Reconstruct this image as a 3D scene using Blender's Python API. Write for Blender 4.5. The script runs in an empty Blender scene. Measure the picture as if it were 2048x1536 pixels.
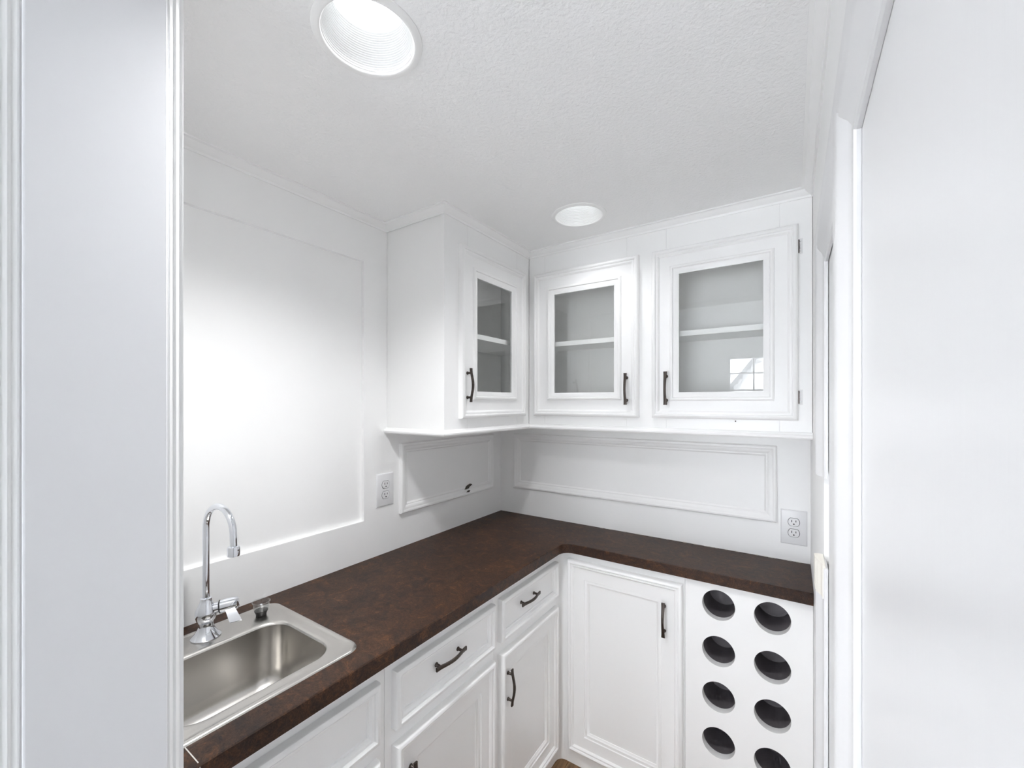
import bpy, bmesh, math, random
from mathutils import Vector, Matrix, geometry
random.seed(7)
S = bpy.context.scene
COL = S.collection
# ------------------------------------------------------------------ camera
F_PX = 839.0
cam = bpy.data.cameras.new('camera'); cam_o = bpy.data.objects.new('camera', cam); COL.objects.link(cam_o)
cam.sensor_width = 36.0; cam.lens = F_PX / 2048.0 * 36.0; cam.clip_start = 0.005
cam.shift_y = 37.0 / 2048.0
cam_o.location = (1.2916, -1.8239, 1.4832)
cam_o.rotation_euler = (math.pi / 2, 0, math.atan(561 / 839.0))
S.camera = cam_o
# ------------------------------------------------------------------ world, lights, exposure
W = bpy.data.worlds.new('sky'); S.world = W; W.use_nodes = True
wn = W.node_tree.nodes; wl = W.node_tree.links
W.cycles.sampling_method = 'MANUAL'; W.cycles.sample_map_resolution = 64
bg = wn['Background']; bg.inputs['Color'].default_value = (0.89, 0.92, 1.0, 1); bg.inputs['Strength'].default_value = 9.0
S.view_settings.view_transform = 'Standard'; S.view_settings.look = 'None'
S.view_settings.gamma = 1.0; S.view_settings.use_curve_mapping = False
S.view_settings.exposure = 0.40
sun = bpy.data.lights.new('sun', 'SUN'); sun.energy = 25.0; sun.angle = math.radians(0.6); sun.color = (0.95, 0.975, 1.0)
sun_o = bpy.data.objects.new('sun', sun); COL.objects.link(sun_o)     # high over the house, added to light the bounce ground and the neighbour's gable
sun_o.rotation_euler = Vector((0.25, -0.55, -0.80)).to_track_quat('-Z', 'Y').to_euler()
CAN_W = (33.0, 5.0)  # each recessed can
cy = S.cycles
cy.max_bounces = 9; cy.diffuse_bounces = 7; cy.glossy_bounces = 4; cy.transparent_max_bounces = 12
cy.use_adaptive_sampling = True; cy.adaptive_threshold = 0.06; cy.adaptive_min_samples = 16
cy.caustics_reflective = False; cy.caustics_refractive = False
cy.sample_clamp_indirect = 6.0
try:
    cy.use_denoising = True; cy.denoiser = 'OPENIMAGEDENOISE'
except Exception: pass

# ------------------------------------------------------------------ dimensions (metres)
CEIL = 2.1585; XR = 1.345; YF = -1.612; TOP = 0.91
# ------------------------------------------------------------------ materials
def mat(name, color, rough=0.5, metal=0.0, **kw):
    m = bpy.data.materials.new(name); m.use_nodes = True
    b = m.node_tree.nodes['Principled BSDF']
    b.inputs['Base Color'].default_value = (*color, 1); b.inputs['Roughness'].default_value = rough
    b.inputs['Metallic'].default_value = metal
    for k, v in kw.items(): b.inputs[k].default_value = v
    return m
def nodes(m): return m.node_tree.nodes, m.node_tree.links, m.node_tree.nodes['Principled BSDF']
def add_bump(m, scale, strength, dist=0.002, detail=3, stretch=(1, 1, 1), rough=0.55):
    n, l, b = nodes(m)
    tc = n.new('ShaderNodeTexCoord'); mp = n.new('ShaderNodeMapping'); mp.inputs['Scale'].default_value = stretch
    t = n.new('ShaderNodeTexNoise'); t.inputs['Scale'].default_value = scale; t.inputs['Detail'].default_value = detail
    t.inputs['Roughness'].default_value = rough
    bp = n.new('ShaderNodeBump'); bp.inputs['Strength'].default_value = strength; bp.inputs['Distance'].default_value = dist
    l.new(tc.outputs['Object'], mp.inputs['Vector']); l.new(mp.outputs[0], t.inputs['Vector'])
    l.new(t.outputs['Fac'], bp.inputs['Height']); l.new(bp.outputs[0], b.inputs['Normal'])
    return t
M = {}
M['wall'] = mat('white_wall_paint', (0.945, 0.945, 0.94), 0.42); add_bump(M['wall'], 60, 0.06, 0.001)
M['ceil'] = mat('stippled_ceiling_paint', (0.955, 0.955, 0.955), 0.8); add_bump(M['ceil'], 110, 0.55, 0.004, 4)
M['cab'] = mat('white_cabinet_enamel', (0.945, 0.945, 0.94), 0.30); add_bump(M['cab'], 25, 0.05, 0.001, 2, (1, 1, 0.2))
M['trim'] = mat('white_trim_enamel', (0.945, 0.945, 0.94), 0.34)
M['casing'] = mat('white_casing_enamel', (0.80, 0.80, 0.805), 0.34)  # trim enamel darkened in colour to offset the strong window light
M['jamb'] = mat('cool_white_jamb_paint', (0.885, 0.89, 0.91), 0.4)  # cool greyish tint puts dim bluish daylight into the jamb colour
M['door'] = mat('white_brushed_door_enamel', (0.79, 0.79, 0.795), 0.32); add_bump(M['door'], 30, 0.10, 0.001, 4, (1, 6, 0.25))  # greyed in colour to offset room light falling on the right side
M['inside'] = mat('cabinet_interior_paint', (0.955, 0.95, 0.94), 0.5)
M['plate'] = mat('white_outlet_plastic', (0.82, 0.82, 0.83), 0.25)
M['slot'] = mat('outlet_slot_black', (0.02, 0.02, 0.02), 0.6)
M['bronze'] = mat('dark_bronze', (0.085, 0.07, 0.062), 0.34, 0.85); add_bump(M['bronze'], 90, 0.08, 0.0005)
M['chrome'] = mat('chrome', (0.80, 0.82, 0.86), 0.05, 1.0)
M['steel'] = mat('brushed_steel', (0.62, 0.60, 0.57), 0.27, 1.0); add_bump(M['steel'], 14, 0.05, 0.0006, 4, (18, 1, 1))
M['black'] = mat('black_rubber', (0.012, 0.011, 0.011), 0.4)
M['tube'] = mat('dark_tube_lining', (0.15, 0.138, 0.148), 0.36); add_bump(M['tube'], 120, 0.1, 0.0005)
M['tape'] = mat('cream_masking_tape', (0.86, 0.83, 0.76), 0.6)
M['chip'] = mat('bare_dark_chip', (0.07, 0.06, 0.05), 0.7)
M['screw'] = mat('painted_screw', (0.78, 0.78, 0.78), 0.3)
M['caulk'] = mat('white_scratch', (0.7, 0.67, 0.63), 0.6)
M['paving'] = mat('pale_concrete', (0.55, 0.55, 0.55), 0.9)  # unseen ground outside, added to bounce light up through the windows
M['carpet'] = mat('pale_carpet', (0.72, 0.72, 0.72), 0.9)  # unseen room floor, made pale to bounce light into the bar
M['tan'] = mat('grey_wall_paint', (0.35, 0.35, 0.345), 0.7)  # unseen room walls, kept dark to cut sideways bounce light
M['siding'] = mat('white_siding', (0.80, 0.80, 0.80), 0.6)
M['roof'] = mat('grey_shingle', (0.20, 0.20, 0.21), 0.9)
# thin glass: mirror share by facing angle, the rest passes
def thin_glass(name, tint=(0.97, 0.985, 0.975), base=0.07):
    m = bpy.data.materials.new(name); m.use_nodes = True; n = m.node_tree.nodes; l = m.node_tree.links
    n.remove(n['Principled BSDF']); out = n['Material Output']
    tr = n.new('ShaderNodeBsdfTransparent'); tr.inputs[0].default_value = (*tint, 1)
    gl = n.new('ShaderNodeBsdfGlossy'); gl.inputs['Roughness'].default_value = 0.0; gl.inputs[0].default_value = (1, 1, 1, 1)
    lw = n.new('ShaderNodeLayerWeight'); lw.inputs['Blend'].default_value = 0.5
    p = n.new('ShaderNodeMath'); p.operation = 'POWER'; p.inputs[1].default_value = 5.0
    k = n.new('ShaderNodeMath'); k.operation = 'MULTIPLY_ADD'; k.inputs[1].default_value = 1 - base; k.inputs[2].default_value = base
    mx = n.new('ShaderNodeMixShader')
    l.new(lw.outputs['Facing'], p.inputs[0]); l.new(p.outputs[0], k.inputs[0]); l.new(k.outputs[0], mx.inputs[0])
    l.new(tr.outputs[0], mx.inputs[1]); l.new(gl.outputs[0], mx.inputs[2]); l.new(mx.outputs[0], out.inputs[0])
    return m
M['glass'] = thin_glass('cabinet_glass', (0.995, 1.0, 0.997), 0.045)
M['clear'] = thin_glass('clear_plastic', (0.90, 0.91, 0.91), 0.06)
def emission(name, color, strength):
    m = bpy.data.materials.new(name); m.use_nodes = True; n = m.node_tree.nodes; l = m.node_tree.links
    n.remove(n['Principled BSDF']); e = n.new('ShaderNodeEmission')
    e.inputs[0].default_value = (*color, 1); e.inputs[1].default_value = strength
    l.new(e.outputs[0], n['Material Output'].inputs[0]); return m
M['lens'] = emission('lit_frosted_lens', (0.93, 0.97, 1.0), 1.25); M['lens'].cycles.emission_sampling = 'NONE'
# counter laminate: dark brown, rust mottling, fine white specks of wear
m = M['lam'] = mat('brown_mottled_laminate', (0.06, 0.035, 0.025), 0.46, **{'Specular IOR Level': 0.30})
n, l, b = nodes(m)
tc = n.new('ShaderNodeTexCoord')
def noise(scale, detail, rough, dist=0.0, vec=None):
    t = n.new('ShaderNodeTexNoise'); t.inputs['Scale'].default_value = scale; t.inputs['Detail'].default_value = detail
    t.inputs['Roughness'].default_value = rough; t.inputs['Distortion'].default_value = dist
    l.new(vec or tc.outputs['Object'], t.inputs['Vector']); return t
def ramp(src, stops):
    r = n.new('ShaderNodeValToRGB'); e = r.color_ramp.elements
    e[0].position, e[0].color = stops[0][0], (*stops[0][1], 1); e[1].position, e[1].color = stops[1][0], (*stops[1][1], 1)
    for p_, c_ in stops[2:]:
        x = e.new(p_); x.color = (*c_, 1)
    l.new(src, r.inputs[0]); return r
t1 = noise(20, 9, 0.78, 1.6); t2 = noise(5.5, 4, 0.6, 0.3); t3 = noise(120, 4, 0.75, 2.5)
r1 = ramp(t1.outputs['Fac'], [(0.38, (0.012, 0.0075, 0.0065)), (0.56, (0.070, 0.030, 0.014)), (0.70, (0.24, 0.092, 0.030))])
r2 = ramp(t2.outputs['Fac'], [(0.38, (0.034, 0.021, 0.017)), (0.66, (0.072, 0.036, 0.021))])
mx = n.new('ShaderNodeMixRGB'); mx.inputs[0].default_value = 0.38; l.new(r1.outputs[0], mx.inputs[1]); l.new(r2.outputs[0], mx.inputs[2])
r3 = ramp(t3.outputs['Fac'], [(0.36, (0.45, 0.45, 0.45)), (0.66, (1.5, 1.5, 1.5))])
mm = n.new('ShaderNodeMixRGB'); mm.blend_type = 'MULTIPLY'; mm.inputs[0].default_value = 1.0
l.new(mx.outputs[0], mm.inputs[1]); l.new(r3.outputs[0], mm.inputs[2])
vz = n.new('ShaderNodeTexVoronoi'); vz.inputs['Scale'].default_value = 26; l.new(tc.outputs['Object'], vz.inputs['Vector'])
rs = ramp(vz.outputs['Distance'], [(0.020, (1, 1, 1)), (0.032, (0, 0, 0))])
tk = noise(3.1, 2, 0.5); rk = ramp(tk.outputs['Fac'], [(0.52, (0, 0, 0)), (0.60, (0.75, 0.75, 0.75))])
mk = n.new('ShaderNodeMath'); mk.operation = 'MULTIPLY'; l.new(rs.outputs[0], mk.inputs[0]); l.new(rk.outputs[0], mk.inputs[1])
fin = n.new('ShaderNodeMixRGB'); fin.inputs[2].default_value = (0.55, 0.51, 0.47, 1)
l.new(mk.outputs[0], fin.inputs[0]); l.new(mm.outputs[0], fin.inputs[1]); l.new(fin.outputs[0], b.inputs['Base Color'])
bp = n.new('ShaderNodeBump'); bp.inputs['Strength'].default_value = 0.10; bp.inputs['Distance'].default_value = 0.001
l.new(t3.outputs['Fac'], bp.inputs['Height']); l.new(bp.outputs[0], b.inputs['Normal'])
# wood floor
m = M['wood'] = mat('brown_floor_wood', (0.17, 0.085, 0.035), 0.35); n, l, b = nodes(m)
tc = n.new('ShaderNodeTexCoord'); mp = n.new('ShaderNodeMapping'); mp.inputs['Scale'].default_value = (14, 1.2, 1)
l.new(tc.outputs['Object'], mp.inputs['Vector']); t = noise(5, 6, 0.65, 0.8, mp.outputs[0])
r = ramp(t.outputs['Fac'], [(0.35, (0.10, 0.052, 0.024)), (0.65, (0.33, 0.19, 0.085))]); l.new(r.outputs[0], b.inputs['Base Color'])

# ------------------------------------------------------------------ mesh helpers
ROOT = {}                       # object name -> world location of its top-level thing
class MB:
    def __init__(s): s.v = []; s.f = []
    def add(s, vs, fs):
        k = len(s.v); s.v += [Vector(p) for p in vs]; s.f += [tuple(i + k for i in f) for f in fs]; return s
    def box(s, x0, x1, y0, y1, z0, z1):
        x0, x1 = sorted((x0, x1)); y0, y1 = sorted((y0, y1)); z0, z1 = sorted((z0, z1))
        return s.add([(x0,y0,z0),(x1,y0,z0),(x1,y1,z0),(x0,y1,z0),(x0,y0,z1),(x1,y0,z1),(x1,y1,z1),(x0,y1,z1)],
                     [(0,3,2,1),(4,5,6,7),(0,1,5,4),(1,2,6,5),(2,3,7,6),(3,0,4,7)])
    def obox(s, O, A, B, C):     # oriented box from corner O with edge vectors
        O, A, B, C = map(Vector, (O, A, B, C))
        p = [O, O+A, O+A+B, O+B, O+C, O+A+C, O+A+B+C, O+B+C]
        return s.add(p, [(0,3,2,1),(4,5,6,7),(0,1,5,4),(1,2,6,5),(2,3,7,6),(3,0,4,7)])
    def rings(s, O, U, V, N, w, h, prof, cap=True):
        """picture-frame rings: prof = [(inset, height)] from the outer edge inwards"""
        O, U, V, N = map(Vector, (O, U, V, N)); k = len(s.v)
        for d, z in prof:
            s.v += [O+U*d+V*d+N*z, O+U*(w-d)+V*d+N*z, O+U*(w-d)+V*(h-d)+N*z, O+U*d+V*(h-d)+N*z]
        for i in range(len(prof) - 1):
            for j in range(4):
                a, b_ = k+4*i+j, k+4*i+(j+1) % 4
                s.f.append((a, b_, b_+4, a+4))
        if cap:
            e = k + 4*(len(prof)-1); s.f.append((e, e+1, e+2, e+3))
        return s
    def loft(s, loops, close=True, cap0=False, cap1=False):
        k = len(s.v); n_ = len(loops[0])
        for lp in loops: s.v += [Vector(p) for p in lp]
        for i in range(len(loops)-1):
            for j in range(n_ if close else n_-1):
                a, b_ = k+i*n_+j, k+i*n_+(j+1) % n_
                s.f.append((a, b_, b_+n_, a+n_))
        if cap0: s.f.append(tuple(k+j for j in range(n_))[::-1])
        if cap1: s.f.append(tuple(k+(len(loops)-1)*n_+j for j in range(n_)))
        return s
    def lathe(s, c, prof, n_=40, axis=(0, 0, 1), cap0=False, cap1=False):
        c = Vector(c); q = Vector((0, 0, 1)).rotation_difference(Vector(axis).normalized())
        return s.loft([[c + q @ Vector((r*math.cos(2*math.pi*j/n_), r*math.sin(2*math.pi*j/n_), z)) for j in range(n_)] for r, z in prof], True, cap0, cap1)
    def tube(s, pts, rad, n_=20, caps=True, flat=1.0):
        pts = [Vector(p) for p in pts]; loops = []
        up = Vector((0, 1, 0.001)).normalized()
        for i, p in enumerate(pts):
            t_ = (pts[min(i+1, len(pts)-1)] - pts[max(i-1, 0)]).normalized()
            a = up.cross(t_).normalized(); b_ = t_.cross(a)
            r = rad[i] if isinstance(rad, (list, tuple)) else rad
            loops.append([p + (a*math.cos(2*math.pi*j/n_) + b_*math.sin(2*math.pi*j/n_)*flat)*r for j in range(n_)])
        return s.loft(loops, True, caps, caps)
    def sweep(s, path, prof, segs=None, caps=True):
        """prof [(out, z)] swept along an XY polyline, mitred; out is to the LEFT of travel"""
        P = [Vector(p) for p in path]; ns = []
        for i in range(len(P)-1):
            d = (P[i+1]-P[i]).normalized(); ns.append(Vector((-d.y, d.x)))
        ms = []
        for i in range(len(P)):
            if i == 0: ms.append(ns[0])
            elif i == len(P)-1: ms.append(ns[-1])
            else:
                h_ = (ns[i-1]+ns[i]).normalized(); ms.append(h_/h_.dot(ns[i]))
        a, b_ = segs or (0, len(P)-1)
        loops = [[(P[i].x+ms[i].x*o, P[i].y+ms[i].y*o, z) for o, z in prof] for i in range(a, b_+1)]
        return s.loft(loops, True, caps, caps)
    def build(s, name, m, parent=None, smooth=None, bevel=None, loc=None):
        me = bpy.data.meshes.new(name)
        if parent is None:
            if loc is None:
                xs = [v.x for v in s.v]; ys = [v.y for v in s.v]; zs = [v.z for v in s.v]
                loc = ((min(xs)+max(xs))/2, (min(ys)+max(ys))/2, min(zs))
            off = Vector(loc)
        else: off = ROOT[parent.name]
        me.from_pydata([v-off for v in s.v], [], s.f)
        bm = bmesh.new(); bm.from_mesh(me)
        bmesh.ops.recalc_face_normals(bm, faces=bm.faces); bm.to_mesh(me); bm.free()
        o = bpy.data.objects.new(name, me); COL.objects.link(o)
        me.materials.append(M[m] if isinstance(m, str) else m)
        if parent is None: o.location = off
        else: o.parent = parent
        ROOT[o.name] = off
        if bevel:
            bv = o.modifiers.new('bevel', 'BEVEL'); bv.width = bevel; bv.segments = 2; bv.limit_method = 'ANGLE'; bv.angle_limit = math.radians(50)
            bv.harden_normals = False
        if smooth:
            for p in me.polygons: p.use_smooth = True
            me.set_sharp_from_angle(angle=math.radians(smooth))
        return o
def thing(name, loc, label, cat, group=None):
    o = bpy.data.objects.new(name, None); COL.objects.link(o); o.location = loc; o.empty_display_size = 0.05
    ROOT[o.name] = Vector(loc); tag(o, label, cat, group); return o
def tag(o, label, cat=None, group=None, kind=None):
    o['label'] = label
    if cat: o['category'] = cat
    if group: o['group'] = group
    if kind: o['kind'] = kind
    return o
def struct(mb, name, m, label, bevel=None, smooth=None):
    return tag(mb.build(name, m, None, smooth, bevel), label, kind='structure')
def rrect(x0, x1, y0, y1, r, z, n_=8):
    out = []
    for cx, cy_, a0 in ((x1-r, y1-r, 0), (x0+r, y1-r, 90), (x0+r, y0+r, 180), (x1-r, y0+r, 270)):
        for i in range(n_+1):
            a = math.radians(a0 + 90*i/n_); out.append((cx+r*math.cos(a), cy_+r*math.sin(a), z))
    return out

# ------------------------------------------------------------------ the room shell
# floor: one oak plank after another in the bar, plain boards' base below
fl = struct(MB().box(-0.1, XR+0.1, -1.74, 0.1, -0.06, -0.012), 'floor', 'wood', 'brown wooden plank floor')
xw = 0.083; k = 0; pm = None
for i in range(11):
    for y0, y1 in ((-1.74, -0.93 + 0.3*(i % 3 - 1)), (-0.93 + 0.3*(i % 3 - 1), -0.25)):
        x0 = 0.44 + i*xw
        if x0 + xw > XR+0.02: continue
        MB().box(x0+0.0008, x0+xw-0.0008, y0+0.001, y1-0.001, -0.012, 0.0).build('floor_plank', 'wood', fl, bevel=0.0008)
# left wall: boards around a recessed panel
wl_ = MB()
PY0, PY1, PZ0, PZ1 = -1.585, -0.858, 1.053, 1.995
wl_.box(-0.12, -0.014, -1.74, 0.12, 0, CEIL+0.02)
wl_.box(-0.014, 0, -1.62, 0.0, 0, PZ0); wl_.box(-0.014, 0, -1.62, 0.0, PZ1, CEIL+0.01)
wl_.box(-0.014, 0, PY1, 0.0, PZ0, PZ1); wl_.box(-0.014, 0, -1.62, PY0, PZ0, PZ1)
struct(wl_, 'wall_left', 'wall', 'white left wall with a large recessed panel above the sink')
struct(MB().box(-0.12, XR+0.12, 0, 0.12, 0, CEIL+0.02), 'wall_back', 'wall', 'white back wall behind the short counter')
struct(MB().box(XR+0.008, XR+0.12, -1.74, 0.12, 0, CEIL+0.02).box(XR, XR+0.01, -0.76, 0.0, 0, CEIL).box(XR, XR+0.01, -1.74, -0.76, 1.80, CEIL)
       .box(XR, XR+0.01, -1.26, -1.15, 0, 1.80), 'wall_right', 'wall', 'white right wall beside the camera')
# ceiling with two round openings
LIGHTS = [(0.638, -1.325), (0.650, -0.430)]
RO = 0.083
def plate_with_holes(outer, holes, z0, z1):
    """flat plate in XY with holes, loops are lists of (x, y)"""
    mb = MB()
    for z in (z0, z1):
        bm = bmesh.new(); es = []
        for lp in [outer] + holes:
            vs = [bm.verts.new((p[0], p[1], z)) for p in lp]
            for i in range(len(vs)): es.append(bm.edges.new((vs[i], vs[(i+1) % len(vs)])))
        bmesh.ops.triangle_fill(bm, edges=es, use_beauty=True, use_dissolve=False)
        bm.verts.index_update()
        mb.add([v.co.copy() for v in bm.verts], [tuple(v.index for v in f.verts) for f in bm.faces]); bm.free()
    for lp in [outer] + holes:
        mb.loft([[(p[0], p[1], z0) for p in lp], [(p[0], p[1], z1) for p in lp]])
    return mb
def circ(c, r, n_=48): return [(c[0]+r*math.cos(2*math.pi*i/n_), c[1]+r*math.sin(2*math.pi*i/n_)) for i in range(n_)]
mb = plate_with_holes([(-0.12, YF-0.01), (XR+0.12, YF-0.01), (XR+0.12, 0.12), (-0.12, 0.12)], [circ(c, RO+0.001) for c in LIGHTS], CEIL, CEIL+0.012)
struct(mb, 'ceiling', 'ceil', 'white stippled ceiling over the bar')
# front wall with the doorway the camera stands in: jamb at XJ
XJ = 0.590; YN = -1.739
struct(MB().box(-2.6, XJ-0.018, YN, YF, 0, 2.6).box(XJ-0.018, XR+0.13, YN, YF, 2.12, 2.6).box(XR+0.12, 1.6, YN, YF, 0, 2.6),
       'wall_front', 'wall', 'white wall with the doorway the picture is taken from')
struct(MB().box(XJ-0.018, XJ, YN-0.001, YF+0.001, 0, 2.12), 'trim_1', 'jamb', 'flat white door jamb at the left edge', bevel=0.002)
def casing_prof(w=0.080, t=0.018):   # (across, out) from the inner (opening) edge to the outer edge
    return [(0, 0), (0, 0.0040), (0.002, 0.0062), (0.006, 0.0070), (0.010, 0.0062), (0.024, 0.0090), (0.034, 0.0135), (0.040, 0.0155), (0.044, 0.0125),
            (0.050, 0.0165), (w-0.006, t), (w-0.001, t-0.002), (w, t-0.006), (w, 0)]
def casing(mb, start, along, across, out, prof, L0, L1):
    """straight moulding: prof (across, out) extruded along; L0/L1 mitre offsets per unit of across"""
    A, C, O_ = Vector(along), Vector(across), Vector(out); P0 = Vector(start)
    d = A.normalized(); ln = A.length
    loops = [[P0 + d*(L0*a) + C*a + O_*o for a, o in prof], [P0 + d*(ln + L1*a) + C*a + O_*o for a, o in prof]]
    return mb.loft(loops, True, True, True)
cp = casing_prof()
# left jamb: bar-side casing and room-side casing (seen edge on), with beads
bead = [(0.002, 0), (0.002, 0.002), (0.0005, 0.0028), (0.0000, 0.0042), (0.0010, 0.0060), (0.0022, 0.0085), (0.0012, 0.0098), (0.0008, 0.0112), (0.0020, 0.0130), (0.0034, 0.0160), (0.0024, 0.0180), (0.0024, 0.0202), (0.010, 0.0208),
        (0.030, 0.0205), (0.060, 0.0205), (0.064, 0.018), (0.065, 0)]
struct(casing(MB(), (XJ-0.003, YF, 0), (0, 0, 2.16), (-1, 0, 0), (0, 1, 0), bead, 0, 0), 'trim_2', 'trim', 'beaded white casing strip on the bar side of the left jamb', smooth=40)
struct(casing(MB(), (XJ-0.004, YN, 0), (0, 0, 2.16), (-1, 0, 0), (0, -1, 0), bead, 0, 0), 'trim_3', 'trim', 'white casing strip at the far left edge', smooth=40)
# right wall: casing around two tall panels / doors, heads at one height
HZ = 1.752; W_ = 0.080
YA, YB = -0.827, -1.292         # inner edges of the two far uprights
XW = XR + 0.003
zc0, zc1 = 1.165, 1.338         # the piece sawn out of the far upright
rc = MB()
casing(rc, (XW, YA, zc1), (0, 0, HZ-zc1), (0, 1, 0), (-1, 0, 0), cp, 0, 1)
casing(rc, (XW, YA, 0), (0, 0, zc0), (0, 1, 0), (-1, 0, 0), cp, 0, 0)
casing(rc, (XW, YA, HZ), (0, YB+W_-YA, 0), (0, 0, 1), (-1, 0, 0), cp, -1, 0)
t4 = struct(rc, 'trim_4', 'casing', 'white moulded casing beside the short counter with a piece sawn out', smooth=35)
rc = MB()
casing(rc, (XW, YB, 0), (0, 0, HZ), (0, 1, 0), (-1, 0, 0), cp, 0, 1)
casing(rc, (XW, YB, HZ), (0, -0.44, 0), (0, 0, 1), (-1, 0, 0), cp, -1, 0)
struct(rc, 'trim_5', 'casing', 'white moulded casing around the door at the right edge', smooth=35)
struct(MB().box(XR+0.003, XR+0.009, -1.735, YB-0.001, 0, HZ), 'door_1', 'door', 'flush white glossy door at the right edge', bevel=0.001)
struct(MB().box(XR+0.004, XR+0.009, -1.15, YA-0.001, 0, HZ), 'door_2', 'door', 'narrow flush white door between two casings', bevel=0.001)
tp = casing(MB(), (XW, YA, 1.106), (0, 0, 0.064), (0, 1, 0), (-1, 0, 0), [(a_, o_+0.0014) for a_, o_ in cp[3:-1]] + [(W_+0.0014, 0.012), (W_+0.0014, 0.004), (0.006, 0.004)], 0, 0)
tag(tp.build('masking_tape', 'tape'), 'cream masking tape strip wrapped on the right casing above the counter', 'tape')
# crown moulding right round under the ceiling
XU, YU, YS = 0.297, -0.198, -0.756      # upper cabinet faces and the left cabinet's side
crown = [(0, CEIL-0.026), (0.004, CEIL-0.026), (0.006, CEIL-0.020), (0.012, CEIL-0.017), (0.020, CEIL-0.009), (0.022, CEIL-0.005), (0.030, CEIL-0.004), (0.030, CEIL+0.001), (0, CEIL+0.001)]
cpath = [(XR, YF), (XR, YU), (XU, YU), (XU, YS), (0, YS), (0, YF)]
struct(MB().sweep(cpath, crown), 'trim_6', 'trim', 'narrow white crown moulding under the ceiling', smooth=30)

# ------------------------------------------------------------------ cabinet parts
P_OUT = [(0, 0), (0, 0.013), (0.002, 0.0180), (0.006, 0.0215), (0.011, 0.0225), (0.0145, 0.0205), (0.0160, 0.0165), (0.0172, 0.0165), (0.0180, 0.0180), (0.0225, 0.0180), (0.0260, 0.0150), (0.0285, 0.0112), (0.030, 0.0108)]
def glass_prof(fw):
    return P_OUT + [(fw-0.032, 0.0108), (fw-0.030, 0.0165), (fw-0.026, 0.0195), (fw-0.021, 0.0195), (fw-0.0185, 0.0150), (fw-0.0170, 0.0160), (fw-0.013, 0.0155), (fw-0.004, 0.0085), (fw, 0.0075), (fw, 0.0)]
def panel_prof(fw):
    return P_OUT + [(fw-0.028, 0.0108), (fw-0.0265, 0.0070), (fw-0.0225, 0.0078), (fw-0.016, 0.0078), (fw-0.012, 0.0060), (fw-0.002, 0.0028), (fw, 0.0020)]
DRAW = [(0, 0), (0, 0.015), (0.002, 0.0190), (0.007, 0.0220), (0.012, 0.0225), (0.0155, 0.0200), (0.0170, 0.0160), (0.0185, 0.0160), (0.0195, 0.0170), (0.0235, 0.0165), (0.0280, 0.0110), (0.0310, 0.0100), (0.0325, 0.0065), (0.034, 0.0065)]
def pull(c, A, N, parent, L=0.123):
    """bowed pull: flat bar bowing outwards between two round posts"""
    c, A, N = Vector(c), Vector(A), Vector(N); B = A.cross(N); mb = MB(); loops = []
    n_ = 22
    for i in range(n_+1):
        t_ = -1 + 2*i/n_
        out = 0.0155 + 0.0115*(math.cos(t_*math.pi*0.5)**1.3 if abs(t_) < 1 else 0) + 0.0022*max(0, abs(t_)-0.7)/0.3
        w = 0.0044 + 0.0022*abs(t_)**2; th = 0.0026 + 0.0012*(1-abs(t_))
        o = c + A*(t_*L/2) + N*out
        loops.append([o+B*w+N*th*0.5, o+B*w*0.6+N*th, o-B*w*0.6+N*th, o-B*w+N*th*0.5, o-B*w*0.8-N*th, o+B*w*0.8-N*th])
    mb.loft(loops, True, True, True)
    for sgn in (-1, 1):
        b0 = c + A*(sgn*L*0.36); h = 0.0155 + 0.0115*math.cos(0.72*math.pi*0.5)**1.3
        q = Vector((0, 0, 1)).rotation_difference(N)
        mb.loft([[b0 + N*z + q @ Vector((r*math.cos(2*math.pi*j/12), r*math.sin(2*math.pi*j/12), 0)) for j in range(12)] for r, z in ((0.0062, 0), (0.0062, 0.002), (0.0042, 0.004), (0.0038, h))], True, True, True)
    o = mb.build('handle', 'bronze', parent, smooth=45); o['label'] = 'dark bronze bowed handle'; return o
ZV = Vector((0, 0, 1))
def on_left(y0, y1, z0, z1, x): return dict(O=(x, y0, z0), U=(0, 1, 0), V=(0, 0, 1), N=(1, 0, 0), w=y1-y0, h=z1-z0)
def on_back(x0, x1, z0, z1, y): return dict(O=(x0, y, z0), U=(1, 0, 0), V=(0, 0, 1), N=(0, -1, 0), w=x1-x0, h=z1-z0)
def glass_door(parent, g, fw):
    mb = MB().rings(prof=glass_prof(fw), cap=False, **g)
    d = mb.build('door', 'cab', parent, smooth=32)
    O, U, V, N = (Vector(g[k_]) for k_ in 'OUVN')
    MB().obox(O + U*(fw-0.006) + V*(fw-0.006) + N*0.003, U*(g['w']-2*fw+0.012), V*(g['h']-2*fw+0.012), N*0.003).build('glass_pane', 'glass', d)['label'] = 'clear glass pane'
    return d
def wood_door(parent, g, fw):
    d = MB().rings(prof=panel_prof(fw)[:-3], cap=False, **g).build('door', 'cab', parent, smooth=32)
    O, U, V, N = (Vector(g[k_]) for k_ in 'OUVN'); i = fw-0.016
    MB().rings(O + U*i + V*i, U, V, N, g['w']-2*i, g['h']-2*i, [(0, 0.0078), (0.003, 0.0050), (0.008, 0.0030), (0.009, 0.0010), (0.016, 0.0010)]).build('panel', 'cab', d, smooth=32)
    return d
def drawer(parent, g, name='drawer'):
    return MB().rings(prof=DRAW, cap=True, **g).build(name, 'cab', parent, smooth=32)

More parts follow.
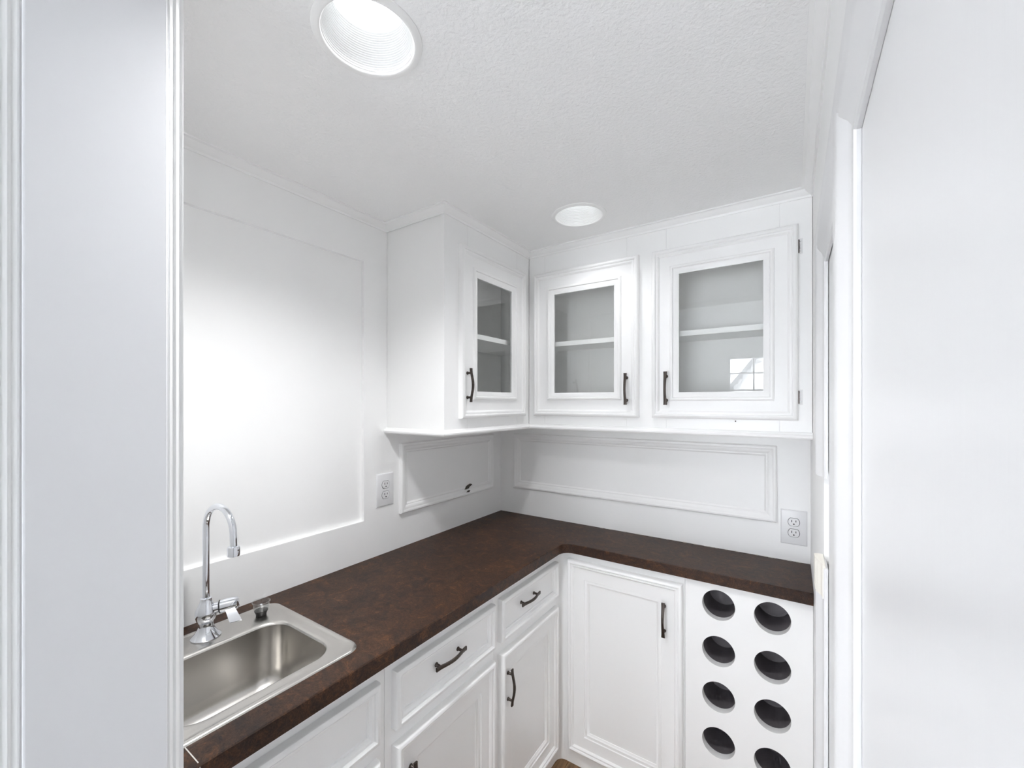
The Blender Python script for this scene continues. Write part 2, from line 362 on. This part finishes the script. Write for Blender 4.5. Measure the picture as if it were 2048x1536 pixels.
# ------------------------------------------------------------------ wall cabinets
ZB, ZD0, ZD1 = 1.372, 1.425, 2.052
rail = [(0, ZB-0.006), (0.010, ZB-0.006), (0.014, ZB-0.001), (0.0145, ZB+0.004), (0.012, ZB+0.007), (0.007, ZB+0.009), (0.005, ZB+0.014), (0, ZB+0.016)]
rpath = [(XR, YU), (XU, YU), (XU, YS), (0.0, YS)]
FT = 0.02
def shelf_box(mb, x0, x1, y0, y1, z): return mb.box(x0, x1, y0, y1, z-0.010, z+0.010)
c1 = thing('wall_cabinet', (XU/2, -0.45, ZB), 'white wall cabinet with one glass door on the left wall near the sink', 'cabinet', 'white glass door wall cabinets')
YL0, YL1 = -0.682, -0.250
f1 = MB().box(XU-FT, XU, YS, YL0+0.05, ZB, CEIL).box(XU-FT, XU, YL1-0.05, YU, ZB, CEIL)
f1.box(XU-FT, XU, YL0+0.05, YL1-0.05, ZB, ZD0+0.05).box(XU-FT, XU, YL0+0.05, YL1-0.05, ZD1-0.05, CEIL)
f1.build('face_frame', 'cab', c1, bevel=0.0015)
MB().box(0.0005, XU-FT-0.0005, YS+0.002, YS+0.018, ZB, CEIL-0.001).build('side_panel', 'cab', c1, bevel=0.001)
MB().box(0.0005, XU-FT, YS+0.018, -0.0005, ZB, ZB+0.016).build('bottom_panel', 'cab', c1)
MB().box(0.0005, 0.006, YS+0.018, -0.007, ZB+0.016, CEIL-0.002).box(0.0005, XU-FT, YS+0.018, -0.001, 2.10, CEIL-0.002).build('interior_lining', 'inside', c1)
shelf_box(MB(), 0.007, XU-FT-0.004, YS+0.019, -0.002, 1.740).build('shelf', 'cab', c1, bevel=0.001)
MB().sweep(rpath, rail, (1, 3)).build('light_rail', 'cab', c1, smooth=30)
dL = glass_door(c1, on_left(YL0, YL1, ZD0, ZD1, XU), 0.100)
pull((XU+0.0108, -0.645, 1.546), (0, 0, 1), (1, 0, 0), dL)
c2 = thing('wall_cabinet', (0.82, YU/2, ZB), 'white wall cabinet with two glass doors on the back wall', 'cabinet', 'white glass door wall cabinets')
XD = [(0.330, 0.799), (0.849, 1.307)]
f2 = MB()
st = [(XU+0.0005, XD[0][0]+0.05), (XD[0][1]-0.05, XD[1][0]+0.05), (XD[1][1]-0.05, XR-0.001)]
for a, b_ in st: f2.box(a, b_, YU, YU+FT, ZB, CEIL)
for a, b_ in ((st[0][1], st[1][0]), (st[1][1], st[2][0])): f2.box(a, b_, YU, YU+FT, ZB, ZD0+0.05).box(a, b_, YU, YU+FT, ZD1-0.05, CEIL)
f2.build('face_frame', 'cab', c2, bevel=0.0015)
MB().box(XU+0.001, XR-0.001, YU+FT, -0.0005, ZB, ZB+0.016).build('bottom_panel', 'cab', c2)
MB().box(XU+0.001, XR-0.001, -0.006, -0.0005, ZB+0.016, CEIL-0.002).box(XU, XR-0.001, YU+FT, -0.006, 2.10, CEIL-0.002).box(XR-0.007, XR-0.001, YU+FT, -0.006, ZB+0.016, 2.1).build('interior_lining', 'inside', c2)
shelf_box(MB(), XU+0.001, XR-0.008, YU+FT+0.004, -0.007, 1.740).build('shelf', 'cab', c2, bevel=0.001)
MB().sweep(rpath, rail, (0, 1)).build('light_rail', 'cab', c2, smooth=30)
d1 = glass_door(c2, on_back(*XD[0], ZD0, ZD1, YU), 0.100)
pull((0.752, YU-0.0108, 1.536), (0, 0, 1), (0, -1, 0), d1)
d2 = glass_door(c2, on_back(*XD[1], ZD0, ZD1, YU), 0.096)
pull((0.902, YU-0.0108, 1.536), (0, 0, 1), (0, -1, 0), d2)
for zh in (1.982, 1.500):
    h = MB().box(XD[1][1]-0.001, XD[1][1]+0.003, YU-0.006, YU, zh-0.021, zh+0.021).build('hinge', 'bronze', d2); h['label'] = 'small dark hinge knuckle'
    hl = MB().box(XD[1][1]+0.003, XD[1][1]+0.012, YU-0.0025, YU, zh-0.024, zh+0.024)
    for q in (-0.016, -0.005, 0.005, 0.016): hl.lathe((XD[1][1]+0.0055, YU-0.004, zh+q-0.003), [(0.0022, 0), (0.0022, 0.006)], 8, cap0=True, cap1=True)
    hl.build('hinge_leaf', 'screw', d2)
MB().lathe((1.129, YU-0.0006, 1.419), [(0.0022, -0.0005), (0.0022, 0.0005)], 12, (0, -1, 0), True, True).build('nail_hole', 'chip', c2)

# ------------------------------------------------------------------ framed panels under the cabinets
APP = [(0, 0), (0, 0.010), (0.004, 0.0145), (0.010, 0.0155), (0.014, 0.0130), (0.018, 0.0125), (0.027, 0.0085), (0.030, 0.0060), (0.034, 0.0065), (0.038, 0.0035), (0.042, 0.0012), (0.042, 0.0004)]
g = on_left(-0.695, -0.076, 1.044, 1.322, 0.0)
pl = thing('wall_panel_moulding', (0.0, -0.385, 1.044), 'shorter framed moulding panel on the left wall beside the outlet', 'moulding', 'framed panels under the cabinets')
MB().rings(prof=APP, cap=False, **g).build('moulding_frame', 'trim', pl, smooth=30)
MB().box(0.0002, 0.0022, -0.655, -0.116, 1.084, 1.282).build('field', 'wall', pl)
for pts in (((-0.305, 1.074), (-0.285, 1.088), (-0.262, 1.094), (-0.258, 1.090), (-0.276, 1.083), (-0.284, 1.076)), ((-0.300, 1.060), (-0.285, 1.066), (-0.272, 1.065), (-0.280, 1.058))):
    MB().loft([[(0.0155, y, z) for y, z in pts], [(0.0035, y, z) for y, z in pts]], True, True, True).build('paint_chip', 'chip', pl)
g = on_back(0.088, 1.244, 1.043, 1.324, 0.0)
pb = thing('wall_panel_moulding', (0.666, 0.0, 1.043), 'long framed moulding panel on the back wall under the two glass doors', 'moulding', 'framed panels under the cabinets')
MB().rings(prof=APP, cap=False, **g).build('moulding_frame', 'trim', pb, smooth=30)
MB().box(0.128, 1.204, -0.0022, -0.0002, 1.083, 1.284).build('field', 'wall', pb)

# ------------------------------------------------------------------ base cabinets, left run
XFACE, YFACE, ZT = 0.478, -0.252, 0.8725
def base_body(parent, x0, x1, y0, y1, front):
    mb = MB()
    if front == 'x': mb.box(XFACE-0.018, XFACE, y0, y1, 0.0, ZT).box(x0, XFACE-0.018, y0, y0+0.014, 0.0, ZT).box(x0, XFACE-0.018, y1-0.014, y1, 0.0, ZT)
    else: mb.box(x0, x1, YFACE, YFACE+0.018, 0, ZT).box(x0, x0+0.014, YFACE+0.018, y1, 0, ZT).box(x1-0.014, x1, YFACE+0.018, y1, 0, ZT)
    mb.box(x0, (XFACE-0.018) if front == 'x' else x1, y0 if front == 'x' else YFACE+0.018, y1, 0.0, 0.05)
    return mb.build('body', 'cab', parent, bevel=0.001)
GRP = 'white base cabinets under the counter'
DZ0, DZ1, OZ1 = 0.688, 0.831, 0.648
b0 = thing('base_cabinet', (0.24, -1.385, 0), 'white sink base cabinet with a blank drawer front at the bottom left', 'cabinet', GRP)
base_body(b0, 0.002, 0, -1.608, -1.1585, 'x')
drawer(b0, on_left(-1.590, -1.182, DZ0, DZ1, XFACE), 'false_drawer_front')
wood_door(b0, on_left(-1.590, -1.182, 0.065, OZ1, XFACE), 0.094)
b1 = thing('base_cabinet', (0.24, -0.937, 0), 'white base cabinet with the wider drawer between sink base and corner', 'cabinet', GRP)
base_body(b1, 0.002, 0, -1.1575, -0.7145, 'x')
d = drawer(b1, on_left(-1.136, -0.727, DZ0, DZ1, XFACE)); pull((XFACE+0.0065, -0.944, 0.769), (0, 1, 0), (1, 0, 0), d)
d = wood_door(b1, on_left(-1.136, -0.727, 0.065, OZ1, XFACE), 0.094); pull((XFACE+0.0108, -1.085, 0.520), (0, 0, 1), (1, 0, 0), d)
b2 = thing('base_cabinet', (0.24, -0.48, 0), 'white base cabinet with small drawer in the inner corner of the counter', 'cabinet', GRP)
base_body(b2, 0.002, 0, -0.7135, -0.253, 'x')
d = drawer(b2, on_left(-0.692, -0.290, DZ0, DZ1, XFACE)); pull((XFACE+0.0065, -0.515, 0.769), (0, 1, 0), (1, 0, 0), d)
d = wood_door(b2, on_left(-0.692, -0.290, 0.065, OZ1, XFACE), 0.094); pull((XFACE+0.0108, -0.648, 0.522), (0, 0, 1), (1, 0, 0), d)
# back run
b3 = thing('base_cabinet', (0.73, -0.12, 0), 'white base cabinet with one tall door next to the bottle rack', 'cabinet', GRP)
base_body(b3, XFACE+0.001, 0.9755, YFACE, -0.002, 'y')
d = wood_door(b3, on_back(0.524, 0.970, 0.065, 0.842, YFACE), 0.100); pull((0.908, YFACE-0.0108, 0.706), (0, 0, 1), (0, -1, 0), d)
arc = [(XFACE+0.030-0.030*math.sin(math.radians(a)), YFACE-0.030+0.030*math.cos(math.radians(a))) for a in range(0, 91, 10)]
cf = [(XFACE+0.0005, YFACE-0.0005)] + arc
MB().loft([[(x, y, 0.0) for x, y in cf], [(x, y, ZT) for x, y in cf]], True, True, True).build('corner_filler', 'cab', b3, smooth=40)
# bottle rack
wr = thing('wine_rack', (1.16, -0.12, 0), 'white bottle rack panel with two columns of round dark holes', 'wine rack')
HX, HR = (1.083, 1.238), 0.0505
HZs = [0.797, 0.641, 0.486, 0.331, 0.176]
outer = [(0.9775, 0.0), (XR-0.001, 0.0), (XR-0.001, ZT), (0.9775, ZT)]
mb = plate_with_holes(outer, [circ((x, z), HR, 40) for x in HX for z in HZs], 0.0, 0.026)
mb.v = [Vector((v.x, -0.2305-v.z, v.y)) for v in mb.v]
mb.build('front_panel', 'cab', wr, smooth=35)
MB().box(0.9775, 0.9905, -0.230, -0.003, 0, ZT).box(XR-0.014, XR-0.001, -0.230, -0.003, 0, ZT).box(0.9905, XR-0.014, -0.016, -0.003, 0, ZT).build('body', 'cab', wr)
tm = None
for x in HX:
    for z in HZs:
        if tm is None:
            mb = MB().lathe((0, 0, 0), [(HR+0.0008, 0), (HR+0.0008, 0.0), (HR+0.0008, 0.105), (HR-0.001, 0.108), (HR-0.006, 0.1085), (HR-0.007, 0.106), (0.001, 0.106)], 40, (0, 1, 0), False, True)
            o = mb.build('bottle_tube', 'tube', wr, smooth=40); off = ROOT[wr.name]
            for v in o.data.vertices: v.co += off
            tm = o.data
        else:
            o = bpy.data.objects.new('bottle_tube', tm); COL.objects.link(o); o.parent = wr
        o.location = Vector((x, -0.2300, z)) - ROOT[wr.name]; o['label'] = 'dark round bottle tube'

# ------------------------------------------------------------------ worktop with sink cut-out
CX, CYF, CR = 0.513, -0.277, 0.046
def outline(i):
    r = CR + i; pts = [(0.002+0, -1.606), (CX-i, -1.606)]
    cx, cy_ = CX+CR, CYF-CR
    for a in range(180, 89, -9): pts.append((cx+r*math.cos(math.radians(a)), cy_+r*math.sin(math.radians(a))))
    pts += [(XR-0.001, CYF+i), (XR-0.001, -0.001), (0.002, -0.001)]
    return pts
hole = [(p[0], p[1]) for p in rrect(0.075, 0.430, -1.565, -1.225, 0.04, 0)]
mb = MB(); o0, o1 = outline(0.0), outline(0.0022)
for z, lp in ((TOP, o1), (0.873, o0)):
    bm = bmesh.new(); es = []
    for q in (lp, hole):
        vs = [bm.verts.new((p[0], p[1], z)) for p in q]
        for i in range(len(vs)): es.append(bm.edges.new((vs[i], vs[(i+1) % len(vs)])))
    bmesh.ops.triangle_fill(bm, edges=es, use_beauty=True); bm.verts.index_update()
    mb.add([v.co.copy() for v in bm.verts], [tuple(v.index for v in f.verts) for f in bm.faces]); bm.free()
mb.loft([[(p[0], p[1], 0.873) for p in o0], [(p[0], p[1], TOP-0.0022) for p in o0], [(p[0], p[1], TOP) for p in o1]])
mb.loft([[(p[0], p[1], 0.873) for p in hole], [(p[0], p[1], TOP) for p in hole]])
ct = thing('countertop', (0.4, -0.5, 0.873), 'dark brown mottled laminate countertop running round the inner corner', 'countertop')
mb.build('worktop', 'lam', ct)
MB().obox((0.452, -1.5475, TOP), (0.054, 0, 0), (0, 0.0016, 0), (0, 0, 0.0004)).obox((0.5125, -1.5475, 0.900), (0.0006, 0, 0), (0, 0.0014, 0), (0, 0, 0.007)).build('scratch', 'caulk', ct)
rng = random.Random(3); bits = MB()
for i in range(26):
    x = rng.uniform(0.55, 1.33); bits.obox((x, -0.0045, TOP), (rng.uniform(0.004, 0.016), 0, 0), (0, 0.0035, 0), (0, 0, rng.uniform(0.0006, 0.0022)))
MB_ = bits.build('paint_crumbs', 'caulk', ct); MB_['kind'] = 'stuff'

# ------------------------------------------------------------------ sink
SX0, SX1, SY0, SY1 = 0.052, 0.453, -1.585, -1.200
sk = thing('sink', (0.25, -1.39, TOP), 'stainless steel drop-in bar sink in the brown counter', 'sink')
BX0, BX1, BY0, BY1 = 0.160, 0.410, -1.545, -1.243
def L_(i, z, r): return rrect(SX0+i, SX1-i, SY0+i, SY1-i, r, z, 8)
def B_(i, z, r): return rrect(BX0+i, BX1-i, BY0+i, BY1-i, r, z, 8)
z0 = TOP
loops = [L_(0.000, z0+0.0002, 0.034), L_(0.001, z0+0.0022, 0.034), L_(0.004, z0+0.0042, 0.033), L_(0.009, z0+0.0046, 0.030), L_(0.013, z0+0.0032, 0.028), L_(0.016, z0+0.0024, 0.026),
         L_(0.022, z0+0.0024, 0.024)]
rim = sk and MB().loft(loops + [B_(-0.010, z0+0.0026, 0.062), B_(-0.005, z0+0.0022, 0.058), B_(-0.002, z0+0.0005, 0.056), B_(0.0, z0-0.004, 0.055)])
rim.build('rim', 'steel', sk, smooth=60)
bl = [B_(0.0, z0-0.004, 0.055), B_(0.003, z0-0.05, 0.054), B_(0.006, z0-0.105, 0.053), B_(0.010, z0-0.125, 0.052), B_(0.018, z0-0.141, 0.048), B_(0.032, z0-0.150, 0.042), B_(0.050, z0-0.153, 0.035), B_(0.085, z0-0.1545, 0.030), B_(0.118, z0-0.156, 0.006)]
MB().loft(bl, True, False, True).build('bowl', 'steel', sk, smooth=60)
dr = MB().lathe((0.285, -1.394, z0-0.1545), [(0.046, 0.0), (0.044, 0.0022), (0.038, 0.0022), (0.034, 0.0002), (0.004, 0.0004)], 32, cap1=True)
dr.build('drain', 'chrome', sk, smooth=40)

# ------------------------------------------------------------------ faucet
fx, fy = 0.102, -1.388; zf = z0+0.0025
fc = thing('faucet', (fx, fy, zf), 'chrome gooseneck bar faucet with a single lever on the sink deck', 'faucet')
MB().lathe((fx, fy, zf), [(0.001, 0), (0.0305, 0), (0.0315, 0.002), (0.029, 0.0045), (0.023, 0.011), (0.0175, 0.021), (0.0150, 0.030), (0.0155, 0.036), (0.001, 0.0365)], 40, cap0=True, cap1=True).build('base', 'chrome', fc, smooth=50)
MB().lathe((fx, fy, zf+0.036), [(0.0150, 0), (0.0195, 0.006), (0.0225, 0.016), (0.0225, 0.026), (0.0185, 0.038), (0.0135, 0.048), (0.0120, 0.052), (0.0120, 0.058), (0.009, 0.060)], 40, cap0=True, cap1=True).build('body', 'chrome', fc, smooth=50)
ha = Vector((0.52, 0.85, 0.10)).normalized(); hp = Vector((fx, fy, zf+0.064))
MB().lathe(hp, [(0.0125, 0.008), (0.0125, 0.026), (0.0150, 0.028)], 28, ha, True, True).build('valve_neck', 'chrome', fc, smooth=50)
MB().lathe(hp, [(0.0155, 0.0275), (0.0160, 0.029), (0.0155, 0.0305)], 28, ha, True, True).build('seal_ring', 'black', fc, smooth=50)
hd = MB().lathe(hp, [(0.0155, 0.0305), (0.0160, 0.040), (0.0155, 0.058), (0.0140, 0.066), (0.010, 0.068)], 28, ha, True, True)
side = ha.cross(ZV).normalized(); lp = hp + ha*0.046
ld = (side*0.55 + ha*0.35 - ZV*0.55).normalized(); lw = ld.cross(ha.cross(ld)).normalized(); lw = ha; ln_ = ld.cross(lw).normalized()
hd.loft([[lp+ld*t_ - lw*w + ln_*h, lp+ld*t_ + lw*w + ln_*h, lp+ld*t_ + lw*w - ln_*h, lp+ld*t_ - lw*w - ln_*h] for t_, w, h in ((0.004, 0.010, 0.008), (0.020, 0.0105, 0.006), (0.046, 0.0125, 0.0035), (0.050, 0.012, 0.002))], True, True, True)
hd.build('lever', 'chrome', fc, smooth=40)
sd = Vector((0.97, 0.10, 0)).normalized(); Rg = 0.058; zp = 1.178
pts = [Vector((fx, fy, zf+0.09+i*(zp-zf-0.09)/6)) for i in range(7)]
for a in range(8, 181, 8): pts.append(Vector((fx, fy, zp)) + sd*(Rg*(1-math.cos(math.radians(a)))) + ZV*(Rg*math.sin(math.radians(a))))
e_ = pts[-1]; tip = Vector((e_.x+0.002, e_.y, 1.151)); pts += [e_.lerp(tip, 0.5), tip]
MB().tube(pts, 0.0075, 20).build('spout', 'chrome', fc, smooth=60)
MB().lathe(tip - ZV*0.022, [(0.009, 0), (0.0125, 0.0005), (0.0130, 0.004), (0.0130, 0.018), (0.0120, 0.022), (0.007, 0.0235)], 28, cap0=True, cap1=True).build('aerator', 'chrome', fc, smooth=40)
# ------------------------------------------------------------------ small stopper cup on the sink deck
sx, sy = 0.106, -1.262; zs = z0+0.0026
cu = thing('stopper_cup', (sx, sy, zs), 'small clear plastic cup with a black base on the sink corner', 'cup')
MB().lathe((sx, sy, zs), [(0.011, 0), (0.0125, 0.001), (0.0130, 0.006), (0.0160, 0.012), (0.0165, 0.014), (0.010, 0.0145)], 28, cap0=True, cap1=True).build('base', 'black', cu, smooth=40)
MB().lathe((sx, sy, zs+0.0145), [(0.0160, 0.0), (0.0185, 0.006), (0.0205, 0.020), (0.0220, 0.0215), (0.0222, 0.0228), (0.0190, 0.0222), (0.0172, 0.007), (0.0140, 0.0015)], 32).build('cup_wall', 'clear', cu, smooth=50)
MB().lathe((sx, sy, zs+0.0140), [(0.002, 0), (0.002, 0.012), (0.0038, 0.0125), (0.0038, 0.0145), (0.0015, 0.016)], 14, cap0=True, cap1=True).build('screw', 'chrome', cu, smooth=40)

# ------------------------------------------------------------------ outlets
def outlet(c, U, N, label):
    c, U, N = Vector(c), Vector(U), Vector(N); w, h = 0.080, 0.124
    t_ = thing('outlet', c - ZV*h/2, label, 'outlet', 'duplex wall outlets')
    MB().rings(c - U*w/2 - ZV*h/2, U, ZV, N, w, h, [(0, 0), (0, 0.002), (0.003, 0.0050), (0.005, 0.0056)]).build('cover_plate', 'plate', t_, smooth=30)
    for s_ in (-1, 1):
        cc = c + ZV*(0.0195*s_); lo = []
        for dz, k_ in ((0.0050, 1.0), (0.0072, 1.0), (0.0078, 0.96)):
            lp_ = []
            for i in range(28):
                a = 2*math.pi*i/28; x, z = 0.0172*math.cos(a), 0.0172*math.sin(a); z = max(-0.0138, min(0.0138, z))
                lp_.append(cc + U*x*k_ + ZV*z*k_ + N*dz)
            lo.append(lp_)
        f_ = MB().loft(lo, True, False, True).build('receptacle', 'plate', t_, smooth=30)
        g_ = MB()
        lo2 = []
        for dz, k_ in ((0.0057, 1.075), (0.0060, 1.075)):
            lo2.append([cc + U*0.0172*math.cos(2*math.pi*i/28)*k_ + ZV*max(-0.0138, min(0.0138, 0.0172*math.sin(2*math.pi*i/28)))*k_ + N*dz for i in range(28)])
        g_.loft(lo2, True, False, True).build('joint', 'slot', f_)
        sl = MB()
        for dx, hh in ((-0.0063, 0.0080), (0.0063, 0.0066)):
            sl.obox(cc + U*(dx-0.0011) + ZV*(0.0030-hh/2+0.001) + N*0.0074, U*0.0022, ZV*hh, N*0.0008)
        sl.lathe(cc - ZV*0.0068 + N*0.0074, [(0.0026, 0), (0.0026, 0.0008)], 12, N, True, True)
        sl.build('slots', 'slot', f_)
    MB().lathe(c + N*0.0050, [(0.003, 0), (0.0028, 0.0014), (0.001, 0.0018)], 12, N, False, True).build('screw', 'screw', t_, smooth=40)
outlet((0.0, -0.765, 1.152), (0, 1, 0), (1, 0, 0), 'white duplex outlet on the left wall beside the recessed panel')
outlet((1.2955, 0.0, 1.033), (1, 0, 0), (0, -1, 0), 'white duplex outlet on the back wall above the short counter end')

# ------------------------------------------------------------------ recessed lights
def can(c, watts, label):
    t_ = thing('recessed_light', (c[0], c[1], CEIL), label, 'ceiling light', 'recessed can lights')
    MB().lathe((c[0], c[1], CEIL), [(RO-0.0005, 0.002), (RO-0.001, -0.002), (RO+0.001, -0.0042), (RO+0.004, -0.0045), (RO+0.010, -0.0035), (RO+0.0145, -0.0015), (RO+0.0150, 0.0003)], 64).build('trim_ring', 'trim', t_, smooth=50)
    pr = []; nr = 17; hh = 0.070; rl = 0.067
    for i in range(nr):
        a = i/nr; r = RO-0.001 + (rl-RO+0.001)*a; z = hh*a
        pr += [(r, z), (r-0.0018, z+hh/nr*0.35), (r-0.0018, z+hh/nr*0.75)]
    pr.append((rl, hh))
    MB().lathe((c[0], c[1], CEIL), pr, 64).build('baffle', 'trim', t_)
    MB().lathe((c[0], c[1], CEIL+hh), [(rl+0.001, 0), (rl+0.001, 0.004), (0.002, 0.0045)], 48, cap0=True, cap1=True).build('lens', 'lens', t_)
    MB().lathe((c[0], c[1], CEIL), [(RO+0.0004, 0.013), (RO+0.0004, 0.11), (0.002, 0.111)], 32, cap1=True).build('housing', 'trim', t_)
    la = bpy.data.lights.new('can_bulb', 'SPOT'); la.spot_size = math.radians(136); la.spot_blend = 1.0; la.shadow_soft_size = 0.05
    la.energy = watts; la.color = (0.985, 0.99, 1.0)
    lo = bpy.data.objects.new('can_bulb', la); COL.objects.link(lo); lo.parent = t_; lo.location = (0, 0, 0.004)
    return t_
can(LIGHTS[0], CAN_W[0], 'recessed ceiling light with ribbed baffle above the sink')
can(LIGHTS[1], CAN_W[1], 'recessed ceiling light in front of the glass door cabinets')

# ------------------------------------------------------------------ the room behind the camera (seen only as light and reflections)
YW, ZC2, XRR = -5.20, 2.5, 1.60
struct(MB().box(-2.6, XRR, YW-0.1, YN, ZC2, ZC2+0.1), 'ceiling_room', 'ceil', 'ceiling of the room behind the camera')
struct(MB().box(-2.7, -2.6, YW-0.1, YN, 0, ZC2), 'wall_room_left', 'tan', 'left wall of the room behind the camera')
struct(MB().box(XRR, XRR+0.1, YW-0.1, YN, 0, ZC2), 'wall_room_right', 'tan', 'right wall of the room behind the camera')
struct(MB().box(-2.6, XRR, YW, YN-0.001, -0.06, 0.0), 'floor_room', 'carpet', 'pale carpet of the room behind the camera')
FILL_WINS = [(0.528, 1.488, 0.245, 2.125, 3, 8), (-0.75, 0.35, 0.245, 1.58, 3, 6), (-2.10, -1.00, 0.245, 1.58, 3, 6)]     # first is mirrored in the cabinet glass, made taller; the rest added for daylight
rw = MB()
for a, b_ in ((-2.6, -2.10), (-1.00, -0.75), (0.35, 0.528), (1.488, XRR)): rw.box(a, b_, YW-0.1, YW, 0, ZC2)
for x0, x1, z0_, z1_, nx, nz in FILL_WINS: rw.box(x0, x1, YW-0.1, YW, 0, z0_).box(x0, x1, YW-0.1, YW, z1_, ZC2)
struct(rw, 'wall_room_back', 'wall', 'window wall of the room behind the camera')
for i, (x0, x1, z0_, z1_, nx, nz) in enumerate(FILL_WINS):
    f_ = MB()
    for a in (x0, x1-0.03): f_.box(a, a+0.03, YW-0.07, YW-0.02, z0_, z1_)
    for z in (z0_, z1_-0.03): f_.box(x0+0.03, x1-0.03, YW-0.07, YW-0.02, z, z+0.03)
    w_ = struct(f_, 'window_%d' % (i+1), 'trim', 'tall white gridded window behind the camera')
    for j in range(1, nx): x = x0+(x1-x0)*j/nx; MB().box(x-0.009, x+0.009, YW-0.055, YW-0.03, z0_+0.03, z1_-0.03).build('muntin', 'trim', w_)
    for j in range(1, nz): z = z0_+(z1_-z0_)*j/nz; MB().box(x0+0.03, x1-0.03, YW-0.055, YW-0.03, z-0.009, z+0.009).build('muntin', 'trim', w_)
    MB().box(x0+0.03, x1-0.03, YW-0.046, YW-0.042, z0_+0.03, z1_-0.03).build('glass_pane', 'glass', w_)
    pa = bpy.data.lights.new('window_portal', 'AREA'); pa.shape = 'RECTANGLE'; pa.size = x1-x0; pa.size_y = z1_-z0_; pa.cycles.is_portal = True
    po = bpy.data.objects.new('window_portal', pa); COL.objects.link(po); po.location = ((x0+x1)/2, YW-0.09, (z0_+z1_)/2); po.rotation_euler = (math.pi/2, 0, 0)
# neighbour's gable seen mirrored in the cabinet glass
struct(MB().box(-9, 9, -16, YW-0.12, -0.4, -0.3), 'ground_outside', 'paving', 'pale concrete terrace outside the window')
nb = thing('neighbour_house', (2.0, -9.2, -0.3), 'white sided house gable outside the window', 'house')
for i in range(40):
    z = -0.3+i*0.11; half = min(2.4, (4.14-z)/1.3)
    if half < 0.1: break
    MB().obox((2.0-half, -9.2, z), (2*half, 0, 0), (0, -0.02, 0), (0, 0.016, 0.108)).build('siding_board', 'siding', nb)
MB().box(-0.35, 4.35, -9.6, -9.225, -0.3, 1.0).build('wall_core', 'siding', nb)
rf = MB().obox((2.0, -9.1, 4.2), (-2.6, 0, -3.38), (0, -0.6, 0), (0, 0, 0.12)).obox((2.0, -9.1, 4.2), (2.6, 0, -3.38), (0, -0.6, 0), (0, 0, 0.12)); rf.build('roof', 'roof', nb)
